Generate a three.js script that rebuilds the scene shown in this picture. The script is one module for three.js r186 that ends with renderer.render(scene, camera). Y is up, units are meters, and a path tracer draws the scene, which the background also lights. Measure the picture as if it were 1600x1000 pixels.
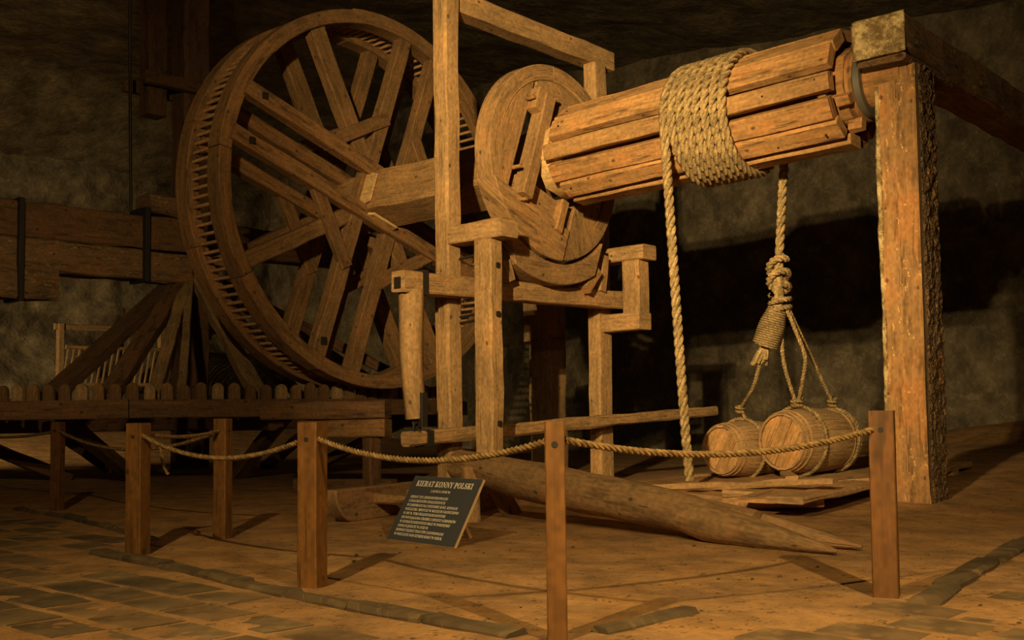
import * as THREE from 'three';
import { ImprovedNoise } from 'three/addons/math/ImprovedNoise.js';
import { mergeGeometries, toCreasedNormals } from 'three/addons/utils/BufferGeometryUtils.js';

// ------------------------------------------------------------------ camera, light, exposure
const scene = new THREE.Scene();
scene.background = new THREE.Color(0x000000);
const EYE = [13.36, 1.0, 11.5];
const camera = new THREE.PerspectiveCamera(2 * Math.atan(500 / 1680) * 180 / Math.PI, 1.6, 0.05, 120);
camera.position.set(...EYE);
{
  const th = 47.8 * Math.PI / 180, p = 3.236 * Math.PI / 180;
  const fx = -Math.cos(th), fz = -Math.sin(th);
  camera.lookAt(EYE[0] + fx * Math.cos(p), EYE[1] + Math.sin(p), EYE[2] + fz * Math.cos(p));
  camera.rotateZ(-0.75 * Math.PI / 180);
}
camera.setViewOffset(1600, 1000, 0, -60, 1600, 1000);
const renderer = new THREE.WebGLRenderer({ antialias: true });
renderer.toneMapping = THREE.LinearToneMapping;
renderer.toneMappingExposure = 0.92;
renderer.shadowMap.enabled = true;
const LAMP = new THREE.Color().setRGB(1, 0.70, 0.29);
// floodlights of the chamber, on two masts beside the visitors' path: [mast position, lamps [height, offset, target, candela, half angle, penumbra]]
const MASTS = [
  { at: [10.9, 12.05], lamps: [
    [4.72, -0.3, [-16, 4.2, -1.5], 200, 18, 0.9],
    [4.72, 0.0, [4.3, 3.7, 0.3], 520, 21, 1.0],
    [4.72, 0.3, [7.6, 4.6, 0.0], 185, 19, 1.0],
    [4.45, 0.2, [6.2, 1.3, -2.5], 380, 15, 1.0],
    [4.9, 0.15, [-3, 11.5, -10], 460, 25, 1.0],
    [4.9, -0.15, [-21.5, 12.0, -3.9], 750, 8, 1.0],
    [4.45, 0.0, [6.4, 0.0, 1.2], 112, 56, 0.8]] },
  { at: [-14.5, 8.6], lamps: [[3.2, 0, [-19.5, 0.6, -2.5], 400, 44, 0.9]] },
  { at: [14.6, 9.6], lamps: [[4.2, 0, [11.8, 0, 5.8], 140, 44, 0.9]] },
];

// ------------------------------------------------------------------ small helpers
let seed = 20117;
function rnd() { seed = (seed + 0x6D2B79F5) | 0; let t = Math.imul(seed ^ (seed >>> 15), 1 | seed); t = (t + Math.imul(t ^ (t >>> 7), 61 | t)) ^ t; return ((t ^ (t >>> 14)) >>> 0) / 4294967296; }
const rr = (a, b) => a + (b - a) * rnd();
const perlin = new ImprovedNoise();
const N = (x, y, z = 0) => perlin.noise(x + 31.7, y + 17.3, z + 5.1);
const fbm = (x, y, z = 0, o = 4) => { let s = 0, a = 1, t = 0; for (let i = 0; i < o; i++) { s += a * N(x, y, z + i * 7.7); t += a; a *= 0.5; x *= 2.03; y *= 2.03; z *= 2.03; } return s / t; };
const V = (x, y, z) => new THREE.Vector3(x, y, z);
const sm = (a, b, x) => { const t = Math.min(1, Math.max(0, (x - a) / (b - a))); return t * t * (3 - 2 * t); };
const taken = {};
function numbered(n) { const k = taken[n] = (taken[n] ?? -1) + 1; return k ? n + '_' + String(k).padStart(3, '0') : n; }
function mesh(name, geo, mat, parent) {
  const m = new THREE.Mesh(geo, mat); m.name = parent && parent !== scene ? name : numbered(name); m.castShadow = m.receiveShadow = true; (parent || scene).add(m); return m;
}
function part(name, geo, mat, parent) { const c = parent.userData._n ?? (parent.userData._n = {}); const k = c[name] = (c[name] ?? -1) + 1; const m = mesh(k ? name + '_' + String(k).padStart(3, '0') : name, geo, mat, parent); return m; }
function tag(o, label, category, group) { o.userData.label = label; o.userData.category = category; if (group) o.userData.group = group; return o; }
function thing(name, label, category, pos = [0, 0, 0], group) { const o = new THREE.Group(); o.name = numbered(name); o.position.set(...pos); scene.add(o); return tag(o, label, category, group); }
function struct(o) { o.userData.kind = 'structure'; return o; }

// tileable value noise for textures
function lattice(n, s) { const a = new Float32Array(n * n); let q = s * 9973 + 7; for (let i = 0; i < n * n; i++) { q = (q * 1664525 + 1013904223) >>> 0; a[i] = q / 4294967296; } return a; }
const LAT = [lattice(256, 1), lattice(256, 2), lattice(256, 3), lattice(256, 4)];
function tn(u, v, fu, fv, k = 0) { // u,v in 0..1, fu/fv integer frequencies
  const x = u * fu, y = v * fv, xi = Math.floor(x), yi = Math.floor(y); let fx = x - xi, fy = y - yi; fx = fx * fx * (3 - 2 * fx); fy = fy * fy * (3 - 2 * fy);
  const L = LAT[k & 3], g = (i, j) => L[((i % fu + fu) % fu + k * 37 & 255) + 256 * ((j % fv + fv) % fv + k * 11 & 255)];
  return (g(xi, yi) * (1 - fx) + g(xi + 1, yi) * fx) * (1 - fy) + (g(xi, yi + 1) * (1 - fx) + g(xi + 1, yi + 1) * fx) * fy;
}
function texture(w, h, fn, srgb, rx, ry) {
  const d = new Uint8Array(w * h * 4);
  for (let j = 0; j < h; j++) for (let i = 0; i < w; i++) { const c = fn(i / w, j / h), o = (j * w + i) * 4; d[o] = Math.max(0, Math.min(255, c[0] * 255)); d[o + 1] = Math.max(0, Math.min(255, c[1] * 255)); d[o + 2] = Math.max(0, Math.min(255, c[2] * 255)); d[o + 3] = 255; }
  const t = new THREE.DataTexture(d, w, h); t.wrapS = t.wrapT = THREE.RepeatWrapping; t.magFilter = THREE.LinearFilter; t.minFilter = THREE.LinearMipmapLinearFilter; t.generateMipmaps = true; if (srgb) t.colorSpace = THREE.SRGBColorSpace; t.repeat.set(rx, ry); t.needsUpdate = true; return t;
}
// wood: a tile of 2 m along the grain by 1 m across
function woodFields(k, crackAmt, rough) {
  const knots = []; for (let i = 0; i < 7; i++) knots.push([rnd(), rnd(), rr(0.012, 0.03)]);
  const cracks = []; for (let i = 0; i < 16; i++) cracks.push([rnd(), rnd(), rr(0.05, 0.2), rr(0.002, 0.006)]);
  return (u, v) => {
    let vv = v + 0.012 * (tn(u, v, 5, 6, k) - 0.5), kn = 0;
    for (const [a, b, r] of knots) { let dx = Math.abs(u - a); dx = Math.min(dx, 1 - dx) * 2; let dy = Math.abs(v - b); dy = Math.min(dy, 1 - dy); const q = Math.hypot(dx * 0.7, dy) / r; if (q < 4) { vv += 0.010 * Math.exp(-q) * (v > b ? 1 : -1); if (q < 1) kn = Math.max(kn, 1 - q * q); } }
    vv = ((vv % 1) + 1) % 1;
    const f = 0.45 * tn(u, vv, 4, 40, k) + 0.3 * tn(u, vv, 9, 96, k + 1) + 0.25 * tn(u, vv, 22, 200, k + 2);
    const patch = 0.6 * tn(u, v, 4, 3, k + 2) + 0.4 * tn(u, v, 12, 9, k + 3);
    const mott = tn(u, v, 60, 40, k + 1);
    let cr = 0;
    for (const [a, b, l, wd] of cracks) { let dx = Math.abs(u - a); dx = Math.min(dx, 1 - dx); if (dx > l) continue; const bb = b + 0.01 * (tn(u, v, 7, 2, k) - 0.5); let dy = Math.abs(vv - bb); dy = Math.min(dy, 1 - dy); const wq = wd * (1 - dx / l); if (dy < wq) cr = Math.max(cr, 1 - dy / wq); }
    return { f, patch, mott, kn, cr: cr * crackAmt };
  };
}
function woodMaps(k, crackAmt, { dark = 0.5, red = 0.3, salt = 0 } = {}, w = 1024, h = 512) {
  const F = woodFields(k, crackAmt);
  const map = texture(w, h, (u, v) => {
    const q = F(u, v); let t = 0.62 + 0.16 * (q.f - 0.5) + 0.20 * (q.patch - 0.5) + 0.12 * (q.mott - 0.5);
    t *= 1 - 0.45 * q.kn; t *= 1 - 0.75 * q.cr;
    const stain = sm(0.45, 0.9, q.patch) * red;
    let c = [t * 1.08, t * (1.0 - 0.16 * stain), t * (0.92 - 0.26 * stain)];
    if (dark) { const s = sm(0.5, 0.95, 0.6 * tn(u, v, 7, 14, k + 3) + 0.4 * tn(u, v, 19, 50, k)) * dark * 0.3; c = c.map(x => x * (1 - s)); }
    if (salt) { const s = sm(0.66, 0.86, 0.35 * tn(u, v, 14, 22, k + 1) + 0.4 * tn(u, v, 46, 60, k) + 0.25 * tn(u, v, 120, 90, k + 2)) * salt; c = c.map((x, i) => x * (1 - s) + s * [1, 0.98, 0.9][i]); }
    return c;
  }, true, 0.5, 1);
  const bump = texture(w, h, (u, v) => { const q = F(u, v); let t = 0.55 + 0.17 * (q.f - 0.5) + 0.25 * (q.patch - 0.5) + 0.2 * (q.mott - 0.5); t -= 0.5 * q.cr + 0.1 * q.kn; return [t, t, t]; }, false, 0.5, 1);
  return { map, bump };
}
const W1 = woodMaps(0, 1, { dark: 0.5, red: 0.3 }), W2 = woodMaps(1, 0.9, { dark: 0.9, red: 0.35 }), W3 = woodMaps(2, 0.7, { dark: 1, red: 0.5, salt: 0.95 });
const lin = (r, g, b) => new THREE.Color().setRGB(r, g, b);
const std = (color, o = {}) => new THREE.MeshStandardMaterial({ color, roughness: 0.85, metalness: 0, ...o });
const wood = (W, c, bump = 0.008, o = {}) => std(lin(...c), { map: W.map, bumpMap: W.bump, bumpScale: bump, ...o });
const M = {
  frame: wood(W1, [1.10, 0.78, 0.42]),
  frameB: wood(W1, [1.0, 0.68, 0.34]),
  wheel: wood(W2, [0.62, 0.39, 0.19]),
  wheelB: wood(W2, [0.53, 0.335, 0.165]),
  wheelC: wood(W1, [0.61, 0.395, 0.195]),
  rung: wood(W1, [1.25, 0.86, 0.48], 0.003),
  disc: wood(W2, [0.90, 0.62, 0.32]),
  discB: wood(W1, [0.88, 0.60, 0.31]),
  stave: wood(W2, [1.08, 0.70, 0.33]),
  staveB: wood(W1, [1.02, 0.66, 0.31]),
  staveC: wood(W2, [0.95, 0.59, 0.27]),
  core: wood(W1, [1.7, 1.30, 0.72], 0.003),
  dark: wood(W2, [0.27, 0.165, 0.09]),
  darkB: wood(W2, [0.36, 0.22, 0.115]),
  pale: wood(W1, [0.80, 0.60, 0.36]),
  salt: wood(W3, [0.46, 0.31, 0.18], 0.012),
  post: wood(W1, [0.44, 0.225, 0.06], 0.002, { roughness: 0.55 }),
  postB: wood(W2, [0.35, 0.18, 0.048], 0.002, { roughness: 0.55 }),
  log: wood(W2, [0.70, 0.49, 0.27], 0.012),
  plank: wood(W1, [1.15, 0.82, 0.46], 0.01),
  plankB: wood(W2, [1.0, 0.70, 0.39], 0.01),
  barrel: wood(W1, [0.95, 0.71, 0.41], 0.004),
  barrelB: wood(W2, [0.98, 0.70, 0.39], 0.004),
  head: wood(W1, [1.15, 0.75, 0.36], 0.003),
  iron: std(lin(0.035, 0.03, 0.026), { roughness: 0.6, metalness: 0.4 }),
  steel: std(lin(0.20, 0.19, 0.17), { roughness: 0.5, metalness: 0.5 }),
};
// ------------------------------------------------------------------ geometry builders
function geo(pos, uv, idx, nrm) { const g = new THREE.BufferGeometry(); g.setAttribute('position', new THREE.Float32BufferAttribute(pos, 3)); g.setAttribute('uv', new THREE.Float32BufferAttribute(uv, 2)); g.setIndex(idx); if (nrm) g.setAttribute('normal', new THREE.Float32BufferAttribute(nrm, 3)); else g.computeVertexNormals(); return g; }
// hewn timber from a to b: w across, h along "up"; chamfered arrises, slight unevenness, uv in metres along the grain
function beam(a, b, w, h, { up = [0, 1, 0], cham = 0.018, wob = 0.008, taper = 1, seg } = {}) {
  a = V(...a); b = V(...b); const t = b.clone().sub(a), L = t.length(); t.normalize();
  let U = V(...up); if (Math.abs(U.dot(t)) > 0.97) U = V(1, 0, 0);
  const S = t.clone().cross(U).normalize(); U = S.clone().cross(t).normalize();
  const n = seg || Math.max(2, Math.min(14, Math.round(L / 0.35))), k = rr(0, 90), uo = rr(0, 2), vo = rr(0, 1);
  const W = w / 2, H = h / 2, c = Math.min(cham, W * 0.5, H * 0.5);
  const prof = [[W, -H + c], [W, H - c], [W - c, H], [-W + c, H], [-W, H - c], [-W, -H + c], [-W + c, -H], [W - c, -H]];
  const rings = [];
  for (let i = 0; i <= n; i++) {
    const s = i / n, p = a.clone().addScaledVector(t, s * L), sc = 1 + (taper - 1) * s, ox = wob * N(k, s * L * 1.1), oy = wob * N(k + 9, s * L * 1.1);
    rings.push(prof.map(([x, y], j) => { const jx = 1 + (wob * 1.3 / W) * N(k + j * 3.1, s * L * 2.3), jy = 1 + (wob * 1.3 / H) * N(k + 50 + j * 3.1, s * L * 2.3); return p.clone().addScaledVector(S, x * sc * jx + ox).addScaledVector(U, y * sc * jy + oy); }));
  }
  const pos = [], uv = [], idx = []; let per = vo;
  for (let j = 0; j < 8; j++) {
    const j2 = (j + 1) % 8, len = Math.hypot(prof[j2][0] - prof[j][0], prof[j2][1] - prof[j][1]), base = pos.length / 3;
    for (let i = 0; i <= n; i++) { const A = rings[i][j], B = rings[i][j2]; pos.push(A.x, A.y, A.z, B.x, B.y, B.z); const u = uo + i / n * L; uv.push(u, per, u, per + len); }
    for (let i = 0; i < n; i++) { const q = base + i * 2; idx.push(q, q + 1, q + 2, q + 1, q + 3, q + 2); }
    per += len;
  }
  for (const [r, f] of [[rings[0], 0], [rings[n], 1]]) { const base = pos.length / 3; for (let j = 0; j < 8; j++) { pos.push(r[j].x, r[j].y, r[j].z); uv.push(uo + prof[j][0] * 0.6, vo + prof[j][1]); } for (let j = 1; j < 7; j++) f ? idx.push(base, base + j, base + j + 1) : idx.push(base, base + j + 1, base + j); }
  return geo(pos, uv, idx);
}
// box given by its limits; grain along the named axis
function bx(x0, x1, y0, y1, z0, z1, ax, o = {}) {
  const cx = (x0 + x1) / 2, cy = (y0 + y1) / 2, cz = (z0 + z1) / 2;
  if (ax === 'x') return beam([x0, cy, cz], [x1, cy, cz], z1 - z0, y1 - y0, o);
  if (ax === 'y') return beam([cx, y0, cz], [cx, y1, cz], z1 - z0, x1 - x0, { up: [1, 0, 0], ...o });
  return beam([cx, cy, z0], [cx, cy, z1], x1 - x0, y1 - y0, o);
}
// round pole with uneven radius; r given at both ends
function pole(pts, r0, r1, { rad = 10, seg, wob = 0.06, caps = true } = {}) {
  const curve = new THREE.CatmullRomCurve3(pts.map(p => V(...p))), L = curve.getLength(), n = seg || Math.max(2, Math.round(L / 0.2)), k = rr(0, 99), uo = rr(0, 2), vo = rr(0, 1);
  const fr = curve.computeFrenetFrames(n, false), pos = [], uv = [], idx = [], nr = [];
  const rf = typeof r0 === 'function' ? r0 : s => r0 + (r1 - r0) * s;
  for (let i = 0; i <= n; i++) { const s = i / n, p = curve.getPointAt(s); for (let j = 0; j <= rad; j++) { const A = j / rad * 2 * Math.PI, q = rf(s) * (1 + wob * N(k + 2 * Math.cos(A), s * L * 1.6, 2 * Math.sin(A))); const d = fr.normals[i].clone().multiplyScalar(Math.cos(A)).addScaledVector(fr.binormals[i], Math.sin(A)); pos.push(p.x + d.x * q, p.y + d.y * q, p.z + d.z * q); nr.push(d.x, d.y, d.z); uv.push(uo + s * L, vo + j / rad * 2 * Math.PI * rf(0.5)); } }
  for (let i = 0; i < n; i++) for (let j = 0; j < rad; j++) { const a = i * (rad + 1) + j, b = a + rad + 1; idx.push(a, a + 1, b, a + 1, b + 1, b); }
  if (caps) for (const e of [0, n]) { const p = curve.getPointAt(e / n), t = fr.tangents[e].clone().multiplyScalar(e ? 1 : -1), c = pos.length / 3; pos.push(p.x, p.y, p.z); nr.push(t.x, t.y, t.z); uv.push(uo, vo); for (let j = 0; j <= rad; j++) { const s = (e * (rad + 1) + j) * 3; pos.push(pos[s], pos[s + 1], pos[s + 2]); nr.push(t.x, t.y, t.z); uv.push(uo + 0.1 * Math.cos(j), vo + 0.1 * Math.sin(j)); } for (let j = 0; j < rad; j++) e ? idx.push(c, c + 1 + j, c + 2 + j) : idx.push(c, c + 2 + j, c + 1 + j); }
  return geo(pos, uv, idx, nr);
}
// three-strand laid rope along a curve
function rope(curve, R, { pitch = R * 7, step = R * 0.55, rad = 6, strands = 3 } = {}) {
  const L = curve.getLength(), n = Math.max(4, Math.round(L / step)), pos = [], uv = [], idx = [], nr = [];
  const P = [], T = []; for (let i = 0; i <= n; i++) { P.push(curve.getPointAt(i / n)); T.push(curve.getTangentAt(i / n)); }
  let A = Math.abs(T[0].y) > 0.9 ? V(1, 0, 0) : V(0, 1, 0); A = A.addScaledVector(T[0], -A.dot(T[0])).normalize();
  const fr = []; for (let i = 0; i <= n; i++) { A = A.clone().addScaledVector(T[i], -A.dot(T[i])).normalize(); fr.push([A, T[i].clone().cross(A)]); }
  const rs = R * 0.56, off = R * 0.47;
  for (let s = 0; s < strands; s++) {
    const base = pos.length / 3;
    for (let i = 0; i <= n; i++) {
      const ph = s / strands * 2 * Math.PI + i / n * L / pitch * 2 * Math.PI, [a, b] = fr[i];
      const c = P[i].clone().addScaledVector(a, Math.cos(ph) * off).addScaledVector(b, Math.sin(ph) * off);
      for (let j = 0; j <= rad; j++) { const q = j / rad * 2 * Math.PI, d = a.clone().multiplyScalar(Math.cos(q)).addScaledVector(b, Math.sin(q)); pos.push(c.x + d.x * rs, c.y + d.y * rs, c.z + d.z * rs); nr.push(d.x, d.y, d.z); uv.push(i / n * L, j / rad * rs * 6 + s * 0.3); }
    }
    for (let i = 0; i < n; i++) for (let j = 0; j < rad; j++) { const q = base + i * (rad + 1) + j, w = q + rad + 1; idx.push(q, q + 1, w, q + 1, w + 1, w); }
    for (const e of [0, n]) { const c = pos.length / 3; const t = T[e].clone().multiplyScalar(e ? 1 : -1); for (let j = 0; j < rad; j++) { const k = (base + e * (rad + 1) + j) * 3; pos.push(pos[k], pos[k + 1], pos[k + 2]); nr.push(t.x, t.y, t.z); uv.push(0, 0); } for (let j = 1; j < rad - 1; j++) idx.push(c, c + j, c + j + 1); }
  }
  return geo(pos, uv, idx, nr);
}
const curveOf = pts => new THREE.CatmullRomCurve3(pts.map(p => V(...p)), false, 'centripetal');
// ring segment about the x axis: radii r0..r1, angles a0..a1 (from +z towards +y), x0..x1
function arcSeg(r0, r1, a0, a1, x0, x1, n = 6) {
  const pos = [], uv = [], idx = [], uo = rr(0, 2), vo = rr(0, 1), c = 0.012;
  const prof = [[r0 + c, x1], [r1 - c, x1], [r1, x1 - c], [r1, x0 + c], [r1 - c, x0], [r0 + c, x0], [r0, x0 + c], [r0, x1 - c]];
  const pt = (r, x, a) => [x, r * Math.sin(a), r * Math.cos(a)]; let per = vo;
  for (let j = 0; j < 8; j++) {
    const A = prof[j], B = prof[(j + 1) % 8], base = pos.length / 3, len = Math.hypot(A[0] - B[0], A[1] - B[1]);
    for (let i = 0; i <= n; i++) { const a = a0 + (a1 - a0) * i / n, u = uo + (a - a0) * (r0 + r1) / 2; pos.push(...pt(A[0], A[1], a), ...pt(B[0], B[1], a)); uv.push(u, per, u, per + len); }
    for (let i = 0; i < n; i++) { const q = base + i * 2; idx.push(q, q + 2, q + 1, q + 1, q + 2, q + 3); }
    per += len;
  }
  for (const [a, f] of [[a0, 0], [a1, 1]]) { const base = pos.length / 3; for (const [r, x] of prof) { pos.push(...pt(r, x, a)); uv.push(uo + r * 0.5, vo + x); } for (let j = 1; j < 7; j++) f ? idx.push(base, base + j + 1, base + j) : idx.push(base, base + j, base + j + 1); }
  return geo(pos, uv, idx);
}
// plate lying in a plane x = const: outline in (z, y), thickness x0..x1
function plate(outline, x0, x1, bevel = 0.012, grain = 0) {
  const s = new THREE.Shape(outline.map(([z, y]) => new THREE.Vector2(-z, y)));
  const g = new THREE.ExtrudeGeometry(s, { depth: x1 - x0 - 2 * bevel, bevelEnabled: true, bevelThickness: bevel, bevelSize: bevel, bevelOffset: -bevel, bevelSegments: 1, curveSegments: 4 });
  g.rotateY(Math.PI / 2); g.translate(x0 + bevel, 0, 0);
  const p = g.attributes.position, uv = g.attributes.uv, c = Math.cos(grain), q = Math.sin(grain), uo = rr(0, 2), vo = rr(0, 1);
  for (let i = 0; i < p.count; i++) { const z = p.getZ(i), y = p.getY(i); uv.setXY(i, uo + z * c + y * q, vo - z * q + y * c + p.getX(i)); }
  return g;
}
function clipDisc(R, planes, n = 72) { // disc cut by half planes nz*z + ny*y > d
  let P = []; for (let i = 0; i < n; i++) P.push([R * Math.cos(i / n * 2 * Math.PI), R * Math.sin(i / n * 2 * Math.PI)]);
  for (const [nz, ny, d] of planes) { const o = []; for (let i = 0; i < P.length; i++) { const A = P[i], B = P[(i + 1) % P.length], fa = nz * A[0] + ny * A[1] - d, fb = nz * B[0] + ny * B[1] - d; if (fa >= 0) o.push(A); if (fa * fb < 0) { const t = fa / (fa - fb); o.push([A[0] + t * (B[0] - A[0]), A[1] + t * (B[1] - A[1])]); } } P = o; }
  const out = []; for (const p of P) { const l = out[out.length - 1]; if (!l || Math.hypot(p[0] - l[0], p[1] - l[1]) > 0.01) out.push(p); }
  return out;
}
function cylX(r, x0, x1, rad = 20) { const g = new THREE.CylinderGeometry(r, r, x1 - x0, rad); g.rotateZ(-Math.PI / 2); g.translate((x0 + x1) / 2, 0, 0); const p = g.attributes.position, uv = g.attributes.uv; for (let i = 0; i < p.count; i++) uv.setXY(i, p.getX(i), Math.atan2(p.getY(i), p.getZ(i)) * r); return g; }

// ------------------------------------------------------------------ the setting
const rockMaps = (() => {
  const F = (u, v) => 0.4 * tn(u, v, 6, 6, 0) + 0.3 * tn(u, v, 17, 15, 1) + 0.2 * tn(u, v, 48, 44, 2) + 0.1 * tn(u, v, 130, 130, 3);
  const scr = (u, v) => { const w = u + 0.05 * tn(u, v, 4, 9, 1); return sm(0.78, 0.95, tn(((w * 1 + v * 1) % 1 + 1) % 1, v, 150, 9, 2)); };
  return { map: texture(1024, 1024, (u, v) => { const f = F(u, v), s = sm(0.62, 0.72, 0.5 * tn(u, v, 30, 26, 3) + 0.5 * tn(u, v, 90, 80, 1)); const t = 0.5 + 0.5 * (f - 0.5) + 0.05 * scr(u, v) + 0.07 * s; return [t * 1.03, t, t * 0.92]; }, true, 0.25, 0.25),
    bump: texture(1024, 1024, (u, v) => { const t = F(u, v) + 0.15 * scr(u, v); return [t, t, t]; }, false, 0.25, 0.25) };
})();
const dirtMaps = (() => {
  const F = (u, v) => 0.35 * tn(u, v, 5, 5, 0) + 0.3 * tn(u, v, 14, 16, 1) + 0.2 * tn(u, v, 52, 48, 2) + 0.15 * tn(u, v, 180, 180, 3);
  const G = (u, v) => sm(0.74, 0.84, 0.6 * tn(u, v, 120, 110, 1) + 0.4 * tn(u, v, 30, 36, 2));
  return { map: texture(1024, 1024, (u, v) => { const f = F(u, v), t = 0.62 + 0.42 * (f - 0.5) - 0.22 * G(u, v), g = sm(0.5, 0.75, tn(u, v, 7, 6, 2)) * 0.06; return [t * 1.04, t * (0.97 - g * 0.3), t * (0.88 - g)]; }, true, 0.5, 0.5),
    bump: texture(1024, 1024, (u, v) => { const t = 0.5 + 0.7 * (F(u, v) - 0.5) - 0.2 * G(u, v); return [t, t, t]; }, false, 0.5, 0.5) };
})();
const MR = std(lin(0.60, 0.51, 0.42), { map: rockMaps.map, bumpMap: rockMaps.bump, bumpScale: 0.06, roughness: 0.9 });
const MC = std(lin(0.55, 0.47, 0.36), { map: rockMaps.map, bumpMap: rockMaps.bump, bumpScale: 0.08, roughness: 0.95 });
const MD = std(lin(0.92, 0.58, 0.27), { map: dirtMaps.map, bumpMap: dirtMaps.bump, bumpScale: 0.02, roughness: 0.95 });
const stoneTones = [[0.58, 0.41, 0.23], [0.68, 0.47, 0.26], [0.88, 0.57, 0.29], [0.64, 0.44, 0.24]].map(c => std(lin(...c), { map: rockMaps.map, bumpMap: rockMaps.bump, bumpScale: 0.015, roughness: 0.9 }));

const kerbTones = [[0.40, 0.28, 0.155], [0.46, 0.32, 0.175]].map(c => std(lin(...c), { map: rockMaps.map, bumpMap: rockMaps.bump, bumpScale: 0.02, roughness: 0.9 }));
function floorY(x, z) {
  let y = 0.009 * fbm(x * 1.3, z * 1.3, 0, 3) + 0.004 * fbm(x * 7, z * 7, 3, 2);
  y += 0.11 * Math.exp(-(((x - 6.4) / 2.6) ** 2 + ((z + 0.6) / 2.4) ** 2));
  y += 0.8 * sm(1.5, -6, z) * sm(2.0, 7.0, x) * 0.5;                     // the ground climbs towards the far right wall
  y += 0.75 * sm(-12, -21, x);
  y += 0.5 * sm(-11.5, -14.5, z) * sm(-2, 4, x);
  return y;
}
function gridLines(segs) { const o = []; for (const [a, b, d] of segs) { const n = Math.max(1, Math.round((b - a) / d)); for (let i = 0; i < n; i++) o.push(a + (b - a) * i / n); } o.push(segs[segs.length - 1][1]); return o; }
function sheet(us, vs, fn, back, uvf, flip) { // displaced face + flat back + rims: a slab with thickness
  const pos = [], uv = [], idx = [], nu = us.length, nv = vs.length;
  for (const v of vs) for (const u of us) { pos.push(...fn(u, v)); uv.push(...uvf(u, v)); }
  const off = pos.length / 3; for (const v of vs) for (const u of us) if (u === us[0] || u === us[nu - 1] || v === vs[0] || v === vs[nv - 1]) { }
  const q = (a, b, c, d) => flip ? idx.push(a, c, b, b, c, d) : idx.push(a, b, c, b, d, c);
  for (let j = 0; j < nv - 1; j++) for (let i = 0; i < nu - 1; i++) { const a = j * nu + i; q(a, a + 1, a + nu, a + nu + 1); }
  // the back: four corners pushed out, joined to the rim
  const C = [[us[0], vs[0]], [us[nu - 1], vs[0]], [us[0], vs[nv - 1]], [us[nu - 1], vs[nv - 1]]].map(([u, v]) => { const p = fn(u, v); return [p[0] + back[0], p[1] + back[1], p[2] + back[2]]; });
  for (const c of C) { pos.push(...c); uv.push(0, 0); }
  q(off + 2, off + 3, off, off + 1);
  const rim = (list, c0, c1) => { for (let i = 0; i < list.length - 1; i++) { const c = i < list.length / 2 ? c0 : c1; flip ? idx.push(list[i], list[i + 1], c) : idx.push(list[i], c, list[i + 1]); } const m = Math.ceil(list.length / 2); idx.push(list[Math.min(m, list.length - 1)], c0, c1); };
  rim([...Array(nu).keys()], off, off + 1); rim([...Array(nv).keys()].map(j => (nv - 1 - j) * nu), off + 2, off); rim([...Array(nv).keys()].map(j => j * nu + nu - 1), off + 1, off + 3); rim([...Array(nu).keys()].map(i => (nv - 1) * nu + nu - 1 - i), off + 3, off + 2);
  return geo(pos, uv, idx);
}
const floor = struct(mesh('floor', sheet(gridLines([[-25, -3, 0.5], [-3, 0, 0.25], [0, 14, 0.07], [14, 23, 0.5]]), gridLines([[-16, -6, 0.5], [-6, 1, 0.2], [1, 10.5, 0.07], [10.5, 19, 0.5]]), (x, z) => [x, floorY(x, z), z], [0, -2.5, 0], (x, z) => [x, z], true), MD, scene));
const rockD = (a, b, amp, k) => amp * (0.7 * fbm(a * 0.22, b * 0.3, k, 3) + 0.3 * Math.abs(fbm(a * 0.8, b * 0.7, k + 4, 4)) + 0.12 * fbm(a * 2.6, b * 2.6, k + 8, 3));
const ceilY = (x, z) => { const t = x; let y = t < -20 ? 12.4 + (t + 20) * 0.52 : t < -12 ? 12.4 : t < -4 ? 12.5 - (t + 12) / 8 * 0.9 : 11.6 - 0.1 * (t + 4); return y + rockD(x, z, 0.55, 21); };
struct(mesh('wall_back', sheet(gridLines([[-25, 23, 0.22]]), gridLines([[-0.5, 13.2, 0.22]]), (x, y) => [x, y, -14.8 - rockD(x, y, 0.5, 2)], [0, 0, -2], (x, y) => [x, y], false), MR, scene));
struct(mesh('wall_left', sheet(gridLines([[-16, 19, 0.2]]), gridLines([[-0.5, 13.2, 0.2]]), (z, y) => [-24 + rockD(z, y, 1.5, 5) + 0.9 * sm(4.6, 2.2, y + 0.8 * N(z * 0.5, 3)) , y, z], [-3, 0, 0], (z, y) => [z, y], true), MR, scene));
struct(mesh('wall_right', sheet(gridLines([[-16, 19, 0.8]]), gridLines([[-0.5, 13.2, 0.8]]), (z, y) => [22 - rockD(z, y, 0.6, 9), y, z], [0.8, 0, 0], (z, y) => [z, y], false), MR, scene));
struct(mesh('wall_front', sheet(gridLines([[-25, 23, 0.8]]), gridLines([[-0.5, 13.2, 0.8]]), (x, y) => [x, y, 18 + rockD(x, y, 0.6, 13)], [0, 0, 0.8], (x, y) => [x, y], true), MR, scene));
struct(mesh('ceiling', sheet(gridLines([[-25, 23, 0.35]]), gridLines([[-16, 19, 0.35]]), (x, z) => [x, ceilY(x, z), z], [0, 5, 0], (x, z) => [x, z], false), MC, scene));

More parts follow.
